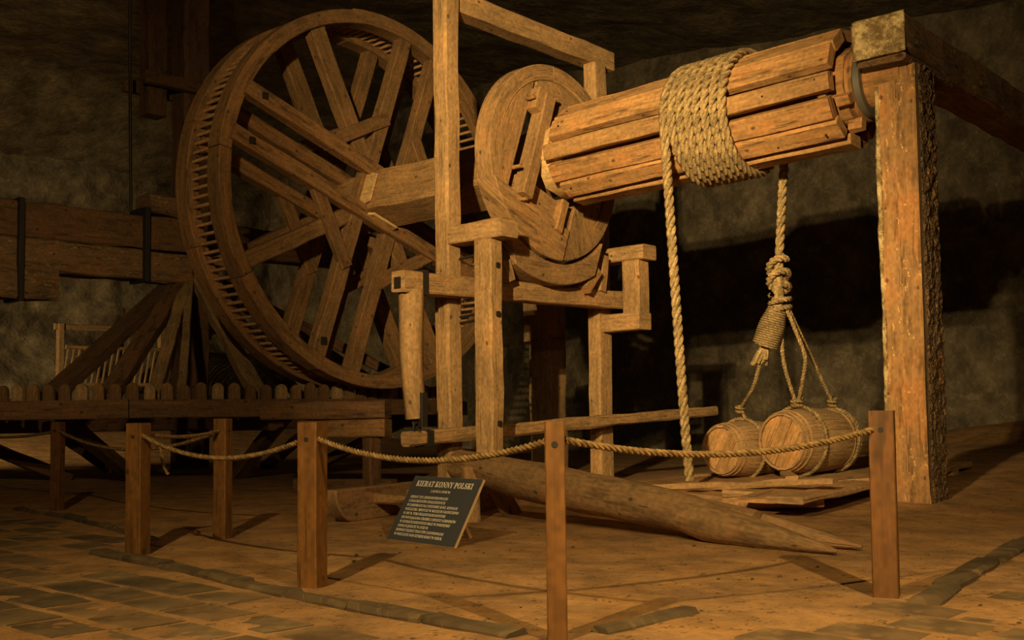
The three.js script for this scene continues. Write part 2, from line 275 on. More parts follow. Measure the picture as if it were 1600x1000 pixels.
// paving: rows of flat slabs, some half buried in the sand
{
  const protos = []; for (let k = 0; k < 5; k++) { const g = beam([-0.22, -0.03, 0], [0.22, -0.03, 0], 0.31, 0.06, { cham: 0.014, wob: 0.005, seg: 4 }); protos.push(g); }
  const kerbZ = x => 7.62 + (x - 5.2) * 0.05;
  let k = 0;
  const lay = (x, z, sx = 1, sz = 1, rot = 0) => { const m = part('paving_stone', protos[k++ % 5], stoneTones[x > 10.4 ? 2 : Math.floor(rr(0, 3.99))], floor); m.position.set(x, floorY(x, z) + rr(-0.002, 0.007), z); m.scale.set(sx, 1, sz); m.rotation.set(rr(-0.008, 0.008), rot + rr(-0.02, 0.02), rr(-0.008, 0.008)); };
  for (let r = 0; r < 8; r++) { const z = 7.98 + r * 0.352, o = (r * 0.37) % 0.49; for (let i = 0; i < 26; i++) { const x = 0.6 + i * 0.49 + o; if (z - 0.15 < kerbZ(x) + 0.05 && x > 4.7) continue; if (x > 12.9 || z > 9.9 - 0.0 && x < 6.0 || x > 10.4 && z > 9.6) continue; lay(x, z, rr(0.96, 1.04), rr(0.94, 1.03)); } }
  for (let r = 0; r < 4; r++) { const z = 6.55 + r * 0.352, o = (r * 0.21) % 0.49; for (let i = 0; i < 9; i++) { const x = 0.4 + i * 0.49 + o; if (z - 0.2 < 5.95 + (x - 0.4) * 0.16) continue; if (x > 4.75) continue; lay(x, z); } }
  for (let r = 0; r < 9; r++) { const z = 4.6 + r * 0.352, o = (r * 0.29) % 0.49; for (let i = 0; i < 5; i++) { const x = 10.95 + i * 0.49 + o; if (z < 5.9 && x < 11.35) continue; if (z > 7.7) continue; lay(x, z, 1, 1); } }
}
// kerb of narrow edging stones round the sanded area
function kerb(pts, label, w = 0.15) {
  const t = thing('kerb', label, 'kerb'); const c = curveOf(pts.map(([x, z]) => [x, 0, z])), L = c.getLength(), n = Math.round(L / 0.62);
  for (let i = 0; i < n; i++) { const A = c.getPointAt((i + 0.015) / n), B = c.getPointAt((i + 0.985) / n); part('kerb_stone', beam([A.x, floorY(A.x, A.z) - 0.018 + rr(-0.008, 0.008), A.z], [B.x, floorY(B.x, B.z) - 0.018 + rr(-0.008, 0.008), B.z], w * rr(0.9, 1.05), 0.11, { cham: 0.02, wob: 0.014, seg: 6 }), kerbTones[i % 2], t); }
}
kerb([[5.3, 7.43], [6.9, 7.56], [8.3, 7.74], [10.0, 7.78]], 'dark stone kerb along the front of the sanded area under three rope posts');
kerb([[0.3, 5.92], [2.5, 6.2], [4.9, 6.72]], 'narrow far kerb on the left edge of the sand beside the tiled path', 0.09);
kerb([[11.12, 5.85], [10.9, 4.46], [10.69, 2.77], [10.5, 1.0]], 'rough stone kerb running back to the right from the rightmost rope post', 0.17);
kerb([[10.25, 7.5], [10.27, 6.75]], 'short stone kerb half buried in sand right of the foremost rope post', 0.11);

// ------------------------------------------------------------------ shaft, wheel, brake wheel, drum (one horizontal axis along x, at y about 4.6)
const AY = 4.6, TILT = 0.0185, ax = x => AY + TILT * Math.max(0, x - 3.7);
const d2r = Math.PI / 180, rot = 19 * d2r;
{
  const wh = thing('lantern_wheel', 'huge timber lantern wheel with two rims joined by close rungs, taller than the frame', 'wheel', [0, AY, 0]);
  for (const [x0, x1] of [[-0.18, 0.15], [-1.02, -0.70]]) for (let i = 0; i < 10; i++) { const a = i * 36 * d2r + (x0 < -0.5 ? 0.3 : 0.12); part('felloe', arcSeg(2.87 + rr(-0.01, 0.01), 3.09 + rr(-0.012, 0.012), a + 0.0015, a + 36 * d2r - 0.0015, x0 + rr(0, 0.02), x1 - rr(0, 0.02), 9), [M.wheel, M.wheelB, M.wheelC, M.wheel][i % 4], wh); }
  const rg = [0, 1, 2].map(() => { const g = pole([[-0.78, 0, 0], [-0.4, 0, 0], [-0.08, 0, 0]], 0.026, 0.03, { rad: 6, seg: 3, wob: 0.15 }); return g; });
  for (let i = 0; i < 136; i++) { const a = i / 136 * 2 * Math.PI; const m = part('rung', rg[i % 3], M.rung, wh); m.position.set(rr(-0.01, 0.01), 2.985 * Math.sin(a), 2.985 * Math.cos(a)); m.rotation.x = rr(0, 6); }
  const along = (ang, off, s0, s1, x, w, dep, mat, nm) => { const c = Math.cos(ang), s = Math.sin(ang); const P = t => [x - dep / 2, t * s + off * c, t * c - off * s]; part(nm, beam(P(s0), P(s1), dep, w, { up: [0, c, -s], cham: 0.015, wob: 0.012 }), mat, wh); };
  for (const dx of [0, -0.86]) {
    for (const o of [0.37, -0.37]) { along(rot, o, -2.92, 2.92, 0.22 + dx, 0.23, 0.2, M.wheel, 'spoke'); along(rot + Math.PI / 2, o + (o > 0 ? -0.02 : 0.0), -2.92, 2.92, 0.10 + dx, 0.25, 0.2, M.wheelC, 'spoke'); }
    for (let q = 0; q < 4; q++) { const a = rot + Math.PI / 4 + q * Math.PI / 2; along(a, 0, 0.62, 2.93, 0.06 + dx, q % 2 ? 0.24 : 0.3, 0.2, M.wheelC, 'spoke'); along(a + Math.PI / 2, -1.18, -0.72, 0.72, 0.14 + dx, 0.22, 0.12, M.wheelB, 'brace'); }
  }
  // iron pegs and hard wedges round the axle
  for (const [t, o] of [[2.62, 0.37], [-2.6, 0.37], [2.6, -0.37]]) { const c = Math.cos(rot), s = Math.sin(rot); part('peg', bx(0.2, 0.25, t * s + o * c - 0.05, t * s + o * c + 0.05, t * c - o * s - 0.045, t * c - o * s + 0.045, 'x', { wob: 0.002, cham: 0.005 }), M.iron, wh); }
  { const a = rot + Math.PI / 2, c = Math.cos(a), s = Math.sin(a), t = -2.62, o = -0.37; part('peg', bx(0.08, 0.13, t * s + o * c - 0.06, t * s + o * c + 0.06, t * c - o * s - 0.05, t * c - o * s + 0.05, 'x', { wob: 0.002, cham: 0.005 }), M.iron, wh); }
}
const box4 = (h, ang, x0, x1, y0 = 0, y1 = 0, o = {}) => beam([x0, y0, 0], [x1, y1, 0], 2 * h, 2 * h, { up: [0, Math.cos(ang), -Math.sin(ang)], ...o });
{
  const sh = thing('drive_shaft', 'thick squared timber shaft through the hub of the big wheel and the brake wheel', 'shaft', [0, AY, 0]);
  part('timber', box4(0.35, rot, -1.6, 3.95, 0, 0.01, { cham: 0.03, wob: 0.025, seg: 16 }), M.frameB, sh);
  const c = Math.cos(rot), s = Math.sin(rot);
  // wedges driven between the shaft and the clasp arms
  const wd = (p, q, lp, lq, m) => part('wedge', beam([0.1, p * s + q * c, p * c - q * s], [0.34, p * s + q * c, p * c - q * s], lp, lq, { up: [0, c, -s], wob: 0.004, taper: 0.8, cham: 0.006 }), m, sh);
  wd(0.40, 0.0, 0.05, 0.62, M.core); wd(0.0, -0.40, 0.64, 0.05, M.core); wd(-0.4, 0.02, 0.05, 0.6, M.core); wd(0, 0.4, 0.6, 0.05, M.core);
}
{
  const bw = thing('plank_wheel', 'solid round wooden brake wheel of heavy planks between the frame and the drum', 'brake wheel', [0, AY - 0.02, 0]);
  const R = 1.38, x0 = 3.55, x1 = 3.84, ph = 20 * d2r, pz = Math.cos(ph), py = Math.sin(ph), qz = -Math.sin(ph), qy = Math.cos(ph);
  const pq = (p, q) => [p * pz + q * qz, p * py + q * qy];
  // felloes round the edge: angles from +z towards +y
  for (const [a0, a1, m] of [[56, 88, M.discB], [88, 168, M.disc], [-30, 56, M.disc], [200, 240, M.discB], [168, 200, M.disc]]) part('felloe', arcSeg(1.16, R, a0 * d2r + 0.004, a1 * d2r - 0.004, x0 + rr(0, 0.012), x1 - rr(0, 0.012), Math.ceil((a1 - a0) / 5)), m, bw);
  part('side_plank', plate(clipDisc(1.155, [[pz, py, 0.79], [qz, qy, -0.80]]), x0 + 0.02, x1 - 0.012, 0.01, ph + Math.PI / 2), M.discB, bw);
  part('side_plank', plate(clipDisc(1.155, [[qz, qy, 0.56], [-pz, -py, -0.74]]), x0 + 0.02, x1 - 0.02, 0.01, ph), M.discB, bw);
  part('side_plank', plate(clipDisc(1.155, [[-pz, -py, 0.64], [-qz, -qy, -0.55], [qz, qy, -0.79]]), x0 + 0.02, x1 - 0.03, 0.01, ph + Math.PI / 2), M.disc, bw);
  part('bottom_segment', plate(clipDisc(R + 0.005, [[-qz, -qy, 0.81], [pz, py, -0.52]]), x0 - 0.01, x1 + 0.04, 0.014, ph), M.disc, bw);
  part('bottom_segment', plate(clipDisc(R - 0.005, [[-pz, -py, 0.53], [-qz, -qy, 0.45]]), x0, x1 + 0.01, 0.014, ph + 1), M.discB, bw);
  // clamping battens against the shaft
  const bat = (p0, p1, q0, q1, xa, xb, m, grainQ, nm) => { const A = grainQ ? pq((p0 + p1) / 2, q0) : pq(p0, (q0 + q1) / 2), B = grainQ ? pq((p0 + p1) / 2, q1) : pq(p1, (q0 + q1) / 2), x = (xa + xb) / 2; return part(nm, beam([x, A[1], A[0]], [x, B[1], B[0]], xb - xa, grainQ ? p1 - p0 : q1 - q0, { up: grainQ ? [0, py, pz] : [0, qy, qz], cham: 0.012, wob: 0.008 }), m, bw); };
  bat(0.46, 0.66, -0.84, 0.70, 3.78, 4.0, M.discB, true, 'clamp_batten');
  bat(0.44, 0.80, 0.40, 0.72, 3.80, 3.97, M.disc, true, 'batten_head');
  bat(-0.62, 0.62, -0.79, -0.50, 3.60, 3.82, M.disc, false, 'chord_batten');
  bat(-0.80, -0.62, -0.9, 0.7, 3.60, 3.84, M.discB, true, 'clamp_batten');
  bat(-0.33, -0.19, -0.95, -0.48, 3.74, 3.93, M.stave, true, 'wedge');
  for (const [p, q] of [[0.86, 0.52], [0.44, 0.74], [0.8, -0.52], [0.55, -0.88]]) { const [z, y] = pq(p, q); part('wooden_pin', pole([[3.84, y, z], [3.98, y, z]], 0.03, 0.026, { rad: 7, seg: 1 }), M.staveC, bw); }
}
{
  const dr = thing('winding_drum', 'slatted winding drum of spaced staves carrying the thick rope coil', 'drum', [4.0, ax(4.0), 0]); dr.rotation.z = Math.atan(TILT);
  const core = new THREE.CylinderGeometry(0.46, 0.46, 4.36, 8); core.rotateZ(-Math.PI / 2); core.rotateX(0.2); core.translate(2.1, 0, 0);
  { const p = core.attributes.position, uv = core.attributes.uv; for (let i = 0; i < p.count; i++) uv.setXY(i, p.getX(i), Math.atan2(p.getY(i), p.getZ(i)) * 0.5 + 0.2); }
  part('core', core, M.staveC, dr);
  { const h = new THREE.CylinderGeometry(0.545, 0.545, 0.42, 8); h.rotateZ(-Math.PI / 2); h.rotateX(0.15); h.translate(0.1, 0, 0); const p = h.attributes.position, uv = h.attributes.uv; for (let i = 0; i < p.count; i++) uv.setXY(i, p.getX(i), Math.atan2(p.getY(i), p.getZ(i)) * 0.5 + 0.7); const hb = part('hub_block', h, M.core, dr); hb.userData.label = 'pale freshly cut wooden hub at the left end'; }
  const nail = pole([[0, 0, 0], [0, 0.012, 0]], 0.016, 0.012, { rad: 6, seg: 1 });
  const B = [[12.5, 36.5], [-13.5, 4.5], [-42, -21], [-66, -44.5], [-97, -75], [-124, -103], [-151, -130], [-178, -158], [-205, -185], [-232, -212], [-259, -239], [67, 94], [37.5, 63]];
  B.forEach(([a0, a1], i) => {
    const a = (a0 + a1) / 2 * d2r, wA = 2 * 0.655 * Math.tan((a1 - a0) / 2 * d2r) * 1.0, r = 0.60 + rr(-0.008, 0.012), xs = 0.13 + [0.12, 0.02, 0.06, 0.14][i % 4] + rr(-0.02, 0.02), xe = 4.2 + rr(-0.02, 0.05);
    const c = Math.cos(a), s = Math.sin(a);
    const st = part('stave', beam([xs, r * s, r * c], [xe, r * s, r * c], wA, 0.13, { up: [0, s, c], cham: 0.014, wob: 0.01, seg: 14 }), [M.stave, M.staveB, M.staveC][i % 3], dr);
    for (const xx of [xs + 0.14, xs + 0.22, 3.42, xe - 0.16].filter(() => rnd() < 0.6)) { const n = part('nail', nail, M.iron, st); n.position.set(xx, (r + 0.055) * s + c * rr(-0.06, 0.06), (r + 0.055) * c - s * rr(-0.06, 0.06)); n.rotation.x = Math.PI / 2 - a; }
  });
  for (const x of [0.1, 2.1, 4.0]) part('support_disc', arcSeg(0.3, 0.53, 0, Math.PI * 2, x, x + 0.1, 24), M.staveC, dr);
  part('end_ring', arcSeg(0.12, 0.41, 0, Math.PI * 2, 4.20, 4.36, 28), M.staveC, dr);
  for (const a of [-30, -75, 160]) { const c = Math.cos(a * d2r), s = Math.sin(a * d2r); part('end_block', beam([4.2, 0.47 * s, 0.47 * c], [4.36, 0.47 * s, 0.47 * c], 0.12, 0.14, { up: [0, s, c], wob: 0.012 }), M.staveC, dr); }
  part('iron_collar', cylX(0.375, 4.355, 4.43, 24), M.steel, dr);
  part('journal', cylX(0.285, 4.42, 4.84, 20), M.staveC, dr);
}
// rope: up from the platform on the near side, eight turns round the drum, down on the far side to the knot
const ropeMap = texture(256, 256, (u, v) => { const t = 0.72 + 0.3 * (tn(u, v, 40, 9, 1) - 0.5) + 0.25 * (tn(u, v, 6, 5, 2) - 0.5); return [t, t * 0.98, t * 0.94]; }, true, 2, 6);
const MRope = std(lin(0.60, 0.43, 0.22), { map: ropeMap, roughness: 0.95 }), MRopeF = std(lin(0.50, 0.32, 0.125), { map: ropeMap, roughness: 0.9 });
const rop = thing('hoisting_rope', 'thick laid hoisting rope coiled eight turns round the winding drum and hanging on both sides', 'rope');
{
  const RC = 0.722, RR = 0.062, pts = [];
  const x1 = 6.12, x2 = 6.98, turns = 7.5;
  const n = 190, helix = i => { const a = i / n * turns * 2 * Math.PI, x = x1 + (x2 - x1) * i / n; return [x, ax(x) + RC * Math.sin(a), RC * Math.cos(a)]; };
  for (let y = 0.24; y < ax(x1) - 0.3; y += 0.35) { const t = (y - 0.24) / (ax(x1) - 0.24); pts.push([6.22 - 0.1 * t, y, 0.48 + (RC - 0.48) * Math.pow(t, 0.8)]); }
  for (let i = 0; i <= n; i++) pts.push(helix(i));
  for (let y = ax(x2) - 0.35; y > 2.8; y -= 0.3) { const t = (ax(x2) - y) / (ax(x2) - 2.8); pts.push([6.98 - 0.16 * t, y, -RC - 0.0 * t]); }
  part('laid_rope', rope(curveOf(pts), RR, { rad: 5, step: 0.035, pitch: 0.36 }), MRope, rop);
  const KX = 6.8, KZ = -0.73;
  // knot: two wraps round the standing part, then a bound tail
  const kn = []; for (let i = 0; i <= 60; i++) { const a = i / 60 * 2.1 * 2 * Math.PI, y = 2.92 - 0.34 * i / 60 + 0.07 * Math.sin(a * 1 + 0.5); kn.push([KX + 0.115 * Math.cos(a) + 0.02, y, KZ + 0.115 * Math.sin(a)]); }
  part('knot', rope(curveOf(kn), 0.052, { rad: 5, step: 0.03, pitch: 0.22 }), MRope, rop);
  const kn2 = []; for (let i = 0; i <= 60; i++) { const a = 2 + i / 60 * 2.6 * 2 * Math.PI; kn2.push([KX + 0.12 * Math.cos(a) + 0.03, 2.52 - 0.26 * i / 60, KZ + 0.12 * Math.sin(a)]); }
  part('knot', rope(curveOf(kn2), 0.036, { rad: 5, step: 0.025, pitch: 0.16 }), MRope, rop);
  part('rope_core', pole([[KX, 2.82, KZ], [KX, 2.5, KZ], [KX - 0.02, 2.3, KZ]], 0.07, 0.09, { rad: 8 }), MRope, rop);
  const top = [KX - 0.01, 2.34, KZ], bot = [6.63, 1.88, KZ + 0.05], wl = []; const Tn = V(...bot).sub(V(...top)), nT = 17;
  { const tn_ = Tn.clone().normalize(), A = V(0, 0, 1).addScaledVector(tn_, -tn_.z).normalize(), Bv = tn_.clone().cross(A); for (let i = 0; i <= nT * 12; i++) { const a = i / 12 * 2 * Math.PI, s = i / (nT * 12), r = 0.115 + 0.04 * sm(0, 0.5, s); const p = V(...top).addScaledVector(Tn, s).addScaledVector(A, r * Math.cos(a)).addScaledVector(Bv, r * Math.sin(a)); wl.push([p.x, p.y, p.z]); } }
  part('lashing', rope(curveOf(wl), 0.016, { rad: 4, step: 0.02, pitch: 0.07 }), MRope, rop);
  part('rope_core', pole([top, bot], 0.11, 0.145, { rad: 10 }), MRope, rop);
  const fr = []; for (let i = 0; i < 26; i++) { const a = rr(0, 6.28), r = rr(0.02, 0.11); fr.push(pole([[6.63, 1.9, KZ + 0.05], [6.6 + r * 0.6 * Math.cos(a), 1.8, KZ + 0.05 + r * 0.6 * Math.sin(a)], [6.545 + r * Math.cos(a), rr(1.64, 1.72), KZ + 0.05 + r * Math.sin(a)]], 0.03, 0.024, { rad: 5, seg: 4, wob: 0.2 })); }
  const fe = part('frayed_end', mergeGeometries(fr), MRope, rop); fe.userData.label = 'frayed brush-like rope end below the lashing';
}

// ------------------------------------------------------------------ the brake frame
{
  const f = thing('timber_frame', 'tall open timber frame of squared posts straddling the shaft behind the brake wheel', 'frame');
  part('post', bx(3.13, 3.39, -0.05, 7.4, 1.46, 1.73, 'y', { wob: 0.014, cham: 0.03, seg: 18 }), M.frame, f);
  part('post', bx(3.15, 3.39, -0.05, 6.5, -1.80, -1.48, 'y', { wob: 0.012, cham: 0.03, seg: 18 }), M.frame, f);
  part('top_beam', bx(3.05, 3.34, 6.50, 6.80, -2.06, 1.6, 'z', { wob: 0.012 }), M.frame, f);
  part('guide_post', bx(3.83, 4.14, -0.05, 3.29, 1.48, 1.72, 'y', { wob: 0.018, cham: 0.03, seg: 14 }), M.frame, f);
  part('cap_block', bx(3.39, 4.35, 3.29, 3.53, 1.42, 1.74, 'x', { wob: 0.010, cham: 0.02 }), M.frame, f);
  part('cap_block', bx(3.36, 4.20, 3.35, 3.57, -1.86, -1.52, 'x', { wob: 0.006 }), M.frame, f);
  part('guide_post', bx(3.78, 4.09, 2.32, 3.35, -1.82, -1.54, 'y', { wob: 0.008 }), M.frame, f);
  part('elbow_block', bx(3.39, 4.10, 2.31, 2.57, -1.83, -1.53, 'x', { wob: 0.006 }), M.frame, f);
  for (const [x, y, z] of [[3.98, 2.95, 1.47], [3.98, 2.33, 1.47], [3.98, 0.95, 1.47]]) part('bolt', beam([4.13, y, z + 0.12], [4.165, y, z + 0.12], 0.06, 0.07, { wob: 0.001, cham: 0.01 }), M.iron, f);
  for (const [x, z] of [[3.52, -1.56], [3.62, -1.56]]) part('nail', pole([[x, 3.45, -1.53], [x, 3.45, -1.50]], 0.016, 0.014, { rad: 6, seg: 1 }), M.steel, f);
  for (const y of [2.35, 2.27, 3.12]) part('iron_rod', pole([[3.36, y, 1.5], [3.6, y + 0.01, 1.52], [3.9, y + 0.02, 1.6]], 0.018, 0.018, { rad: 6 }), M.iron, f);
}
{
  const l = thing('brake_lever', 'horizontal timber brake lever crossing the frame and holding the curved shoe under the wheel', 'brake lever');
  part('lever_beam', beam([3.53, 2.70, 2.72], [3.53, 2.79, -1.78], 0.24, 0.26, { wob: 0.012, seg: 14 }), M.frame, l);
  part('iron_strap', bx(3.40, 3.665, 2.55, 2.865, 2.33, 2.42, 'z', { wob: 0.002, cham: 0.006 }), M.iron, l);
  part('iron_strap', bx(3.47, 3.58, 2.62, 2.76, 2.70, 2.735, 'z', { wob: 0.002, cham: 0.004 }), M.iron, l);
  // shoe hugging the rim: crescent under the wheel
  const o = [], c0 = -0.02; for (let i = 0; i <= 20; i++) { const a = (222 + i * 4.6) * d2r; o.push([-1.43 * Math.cos(a), 1.43 * Math.sin(a)]); }
  const inn = []; for (let i = 0; i <= 16; i++) { const t = i / 16, z = -0.80 + t * 1.72; inn.push([z, -1.46 - 0.26 + 0.20 * (Math.abs(t - 0.5) * 2) ** 2]); }
  const outl = [...o.sort((p, q) => q[0] - p[0]), ...inn.sort((p, q) => p[0] - q[0])];
  const g = plate(outl, 3.5, 3.86, 0.012, 0); g.translate(0, AY - 0.02, 0); part('brake_shoe', g, M.discB, l);
  part('shoe_block', beam([3.68, 2.84, 0.95], [3.68, 3.10, 1.05], 0.3, 0.14, { up: [0, 0, 1], wob: 0.01 }), M.frame, l);
  part('shoe_block', beam([3.66, 2.86, -0.72], [3.66, 3.16, -0.98], 0.3, 0.16, { up: [0, 0, 1], wob: 0.01 }), M.stave, l);
  part('shoe_block', beam([3.6, 2.88, -1.2], [3.6, 3.42, -1.28], 0.2, 0.16, { up: [0, 0, 1], wob: 0.01 }), M.frame, l);
}
{
  const h = thing('brake_rod', 'round-hewn hanging wooden rod at the left end of the brake lever with iron shackle below', 'rod');
  part('rod', pole([[3.53, 2.62, 2.50], [3.5, 1.8, 2.48], [3.53, 1.02, 2.44]], s => 0.165 - 0.035 * s, 0, { rad: 8, seg: 10, wob: 0.08 }), M.frame, h);
  part('iron_strap', bx(3.63, 3.68, 0.92, 1.34, 2.38, 2.48, 'y', { wob: 0.002, cham: 0.006 }), M.iron, h);
  for (let i = 0; i < 4; i++) { const t = new THREE.TorusGeometry(0.055, 0.016, 6, 12); t.rotateY(i % 2 ? Math.PI / 2 : 0.2); t.scale(1, 1.25, 1); t.translate(3.56, 0.98 - i * 0.075, 2.46); part('chain_link', t, M.iron, h); }
}
{
  const g = thing('lever_pole', 'long low wooden lever pole ending free behind the thick hanging rope', 'lever');
  part('pole', beam([3.56, 0.775, 2.64], [3.56, 1.10, -4.45], 0.16, 0.18, { wob: 0.018, seg: 20, taper: 0.85, cham: 0.03 }), M.frame, g);
  part('iron_strap', bx(3.46, 3.66, 0.68, 0.88, 2.26, 2.35, 'z', { wob: 0.002, cham: 0.006 }), M.iron, g);
}
// ------------------------------------------------------------------ the stone-like corner post and its long cap beam
const ruggedBump = texture(512, 512, (u, v) => { const t = 0.5 * tn(u, v, 30, 30, 0) + 0.3 * tn(u, v, 70, 64, 1) + 0.2 * tn(u, v, 140, 150, 2); return [t, t, t]; }, false, 1, 1);
const MRough = std(lin(0.42, 0.29, 0.16), { map: W3.map, bumpMap: ruggedBump, bumpScale: 0.07, roughness: 0.95 });
const gritMap = texture(512, 512, (u, v) => { const a = 0.4 * tn(u, v, 9, 8, 0) + 0.35 * tn(u, v, 26, 30, 1) + 0.25 * tn(u, v, 90, 84, 2), s = sm(0.25, 0.8, a), t = 0.5 + 0.38 * s; return [t, t * (0.9 + 0.06 * s), t * (0.74 + 0.14 * s)]; }, true, 1, 1);
const MGrit = std(lin(0.95, 0.80, 0.52), { map: gritMap, bumpMap: ruggedBump, bumpScale: 0.02, roughness: 0.9 });
const MTall = wood(W3, [0.98, 0.63, 0.31], 0.01);
{
  const p = thing('corner_post', 'massive square timber corner post with salt-crusted flank holding the drum end', 'post', [8.73, 0, 0.02]);
  part('trunk', bx(-0.17, 0.30, -0.05, 4.74, -0.21, 0.24, 'y', { wob: 0.018, cham: 0.045, seg: 26 }), MTall, p);
  // crusted side face: a rough skin of its own thickness
  const g = sheet(gridLines([[-0.215, 0.235, 0.012]]), gridLines([[-0.03, 4.73, 0.016]]), (z, y) => { const e = sm(0, 0.03, Math.min(z + 0.215, 0.235 - z)); return [0.305 + 0.012 * e + 0.05 * e * Math.max(-0.12, fbm(z * 9, y * 9, 2, 4)), y, z]; }, [-0.03, 0, 0], (z, y) => [y, z], false);
  { const q = []; for (let y = 0.5; y <= 4.7; y += 0.14) q.push([-0.152 + 0.012 * N(y * 3, 1), y, 0.222]); const ed = part('edge_crust', pole(q, s => 0.028 + 0.012 * N(s * 30, 4), 0, { rad: 7, wob: 0.5, seg: 60 }), MGrit, p); ed.userData.label = 'pale salt bead along the left edge'; }
  const cr = part('salt_crust', g, MRough, p); cr.userData.label = 'dark rough salt crust on the right face';
}
{
  const c = thing('cap_beam', 'heavy squared beam on top of the corner post running back to the right', 'beam', [8.73, 0, 0]);
  part('timber', bx(-0.29, 0.29, 4.80, 5.24, -12.5, 0.52, 'z', { wob: 0.025, cham: 0.05, seg: 40 }), M.salt, c);
  { const g = sheet(gridLines([[-0.287, 0.287, 0.015]]), gridLines([[4.805, 5.235, 0.015]]), (x, y) => { const e = sm(0, 0.05, Math.min(x + 0.287, 0.287 - x, y - 4.805, 5.235 - y)); return [x, y, 0.528 + e * (0.022 + 0.018 * fbm(x * 7, y * 7, 1, 4))]; }, [0, 0, -0.03], (x, y) => [x, y], false); const ec = part('end_crust', g, MGrit, c); ec.userData.label = 'pale yellowish crusted end face'; }
  part('bolster', bx(-0.27, 0.27, 4.735, 4.81, -0.9, 0.47, 'z', { wob: 0.015, cham: 0.02 }), MRough, c);
}
// ------------------------------------------------------------------ platform, barrels, slings
const platY = (x, z) => 0.19 + (x - 6) * 0.075 - 0.085 * Math.max(0, z - 0.4);
{
  const p = thing('plank_platform', 'low uneven platform of weathered planks under the two barrels', 'platform');
  let x = 4.9; const rows = [[0.34, 1.7], [0.42, 1.9], [0.36, 1.75], [0.44, 2.0], [0.38, 1.8], [0.46, 1.6], [0.4, 1.55], [0.44, 1.9], [0.4, 2.15]];
  rows.forEach(([w, z1], i) => { const xm = x + w / 2, z0 = -2.9 + rr(-0.2, 0.2); part('plank', beam([xm - 0.15, platY(xm, z0) - 0.028, z0], [xm + rr(-0.03, 0.06), platY(xm, z1) - 0.028 + rr(-0.01, 0.012), z1], w * 0.96, 0.055, { wob: 0.016, seg: 12, cham: 0.01 }), i % 2 ? M.plankB : M.plank, p); x += w; });
  for (const z of [-2.2, 0.2, 1.5]) part('bearer', beam([4.95, platY(5, z) - 0.12, z], [8.4, platY(8.4, z) - 0.12, z], 0.16, 0.13, { wob: 0.01 }), M.plankB, p);
}
tag(mesh('batten', beam([5.6, platY(5.6, 1.05) + 0.04, 1.0], [8.45, platY(8.45, 1.35) + 0.04, 1.25], 0.11, 0.075, { wob: 0.02, seg: 14 }), M.plank, scene), 'long loose squared batten lying across the front planks of the platform', 'batten');
tag(mesh('batten', beam([5.0, 0.16, -1.4], [6.15, 0.225, -1.55], 0.10, 0.07, { wob: 0.012 }), M.plankB, scene), 'short loose batten lying behind the hanging rope on the platform', 'batten');
tag(mesh('offcut', beam([7.05, 0.31, -0.35], [7.55, 0.30, 0.45], 0.14, 0.05, { wob: 0.012 }), M.plank, scene), 'small pale board offcut lying in front of the larger barrel', 'board');
function barrel(name, label, [x, z], R, L, yaw) {
  const y = platY(x, z) + R + 0.012, t = thing(name, label, 'barrel', [x, y, z], 'barrels slung from the hoisting rope'); t.rotation.y = yaw; // local +x runs along the barrel from the near head
  const n = 18, rad = s => R * (0.865 + 0.135 * (1 - (2 * s - 1) ** 2));
  for (let i = 0; i < n; i++) {
    const a0 = i / n * 2 * Math.PI + 0.006, a1 = (i + 1) / n * 2 * Math.PI - 0.006, m = 12, pos = [], uv = [], idx = [], uo = rr(0, 2), vo = rr(0, 1), th = 0.03;
    const strip = (f) => { const b = pos.length / 3; for (let k = 0; k <= m; k++) { const s = k / m, [A, B] = f(s); pos.push(...A, ...B); uv.push(uo + s * L, vo, uo + s * L, vo + 0.12); } for (let k = 0; k < m; k++) { const q = b + 2 * k; idx.push(q, q + 2, q + 1, q + 1, q + 2, q + 3); } };
    const P = (s, r, a) => [s * L, r * Math.sin(a), r * Math.cos(a)], am = (a0 + a1) / 2;
    strip(s => [P(s, rad(s), a0), P(s, rad(s), am)]); strip(s => [P(s, rad(s), am), P(s, rad(s), a1)]); strip(s => [P(s, rad(s), a1), P(s, rad(s) - th, a1)]); strip(s => [P(s, rad(s) - th, a1), P(s, rad(s) - th, a0)]); strip(s => [P(s, rad(s) - th, a0), P(s, rad(s), a0)]);
    for (const s of [0, 1]) { const b = pos.length / 3; for (const q of [P(s, rad(s), a0), P(s, rad(s), a1), P(s, rad(s) - th, a1), P(s, rad(s) - th, a0)]) { pos.push(...q); uv.push(uo, vo); } s ? idx.push(b, b + 2, b + 1, b, b + 3, b + 2) : idx.push(b, b + 1, b + 2, b, b + 2, b + 3); }
    part('stave', geo(pos, uv, idx), [M.barrel, M.barrelB, M.barrel][i % 3], t);
  }
  const rh = rad(0) - 0.028, cut = [-1, -0.55, -0.05, 0.45, 1], ga = 62 * d2r;
  for (const hx of [0.035, L - 0.06]) for (let i = 0; i < 4; i++) { const c = Math.cos(ga), s = Math.sin(ga); const o = clipDisc(rh, [[-s, c, cut[i] * rh + 0.002], [s, -c, -cut[i + 1] * rh + 0.002]], 40); part('head_board', plate(o, hx, hx + 0.025, 0.004, ga), M.head, t); }
  for (const s of [0.045, 0.115, 0.885, 0.955]) part('hoop', arcSeg(rad(s) - 0.004, rad(s) + 0.011, 0, 2 * Math.PI, s * L - 0.014, s * L + 0.014, 32), M.barrelB, t);
  return t;
}
const YAW = Math.atan2(0.98, 0.19);
const barB = barrel('barrel', 'larger wooden barrel lying on the right, rope round its front and back', [6.75, -0.80], 0.418, 1.12, YAW);
const barA = barrel('barrel', 'smaller wooden barrel lying on the left, next to the hanging rope', [5.93, -0.70], 0.372, 1.05, YAW);
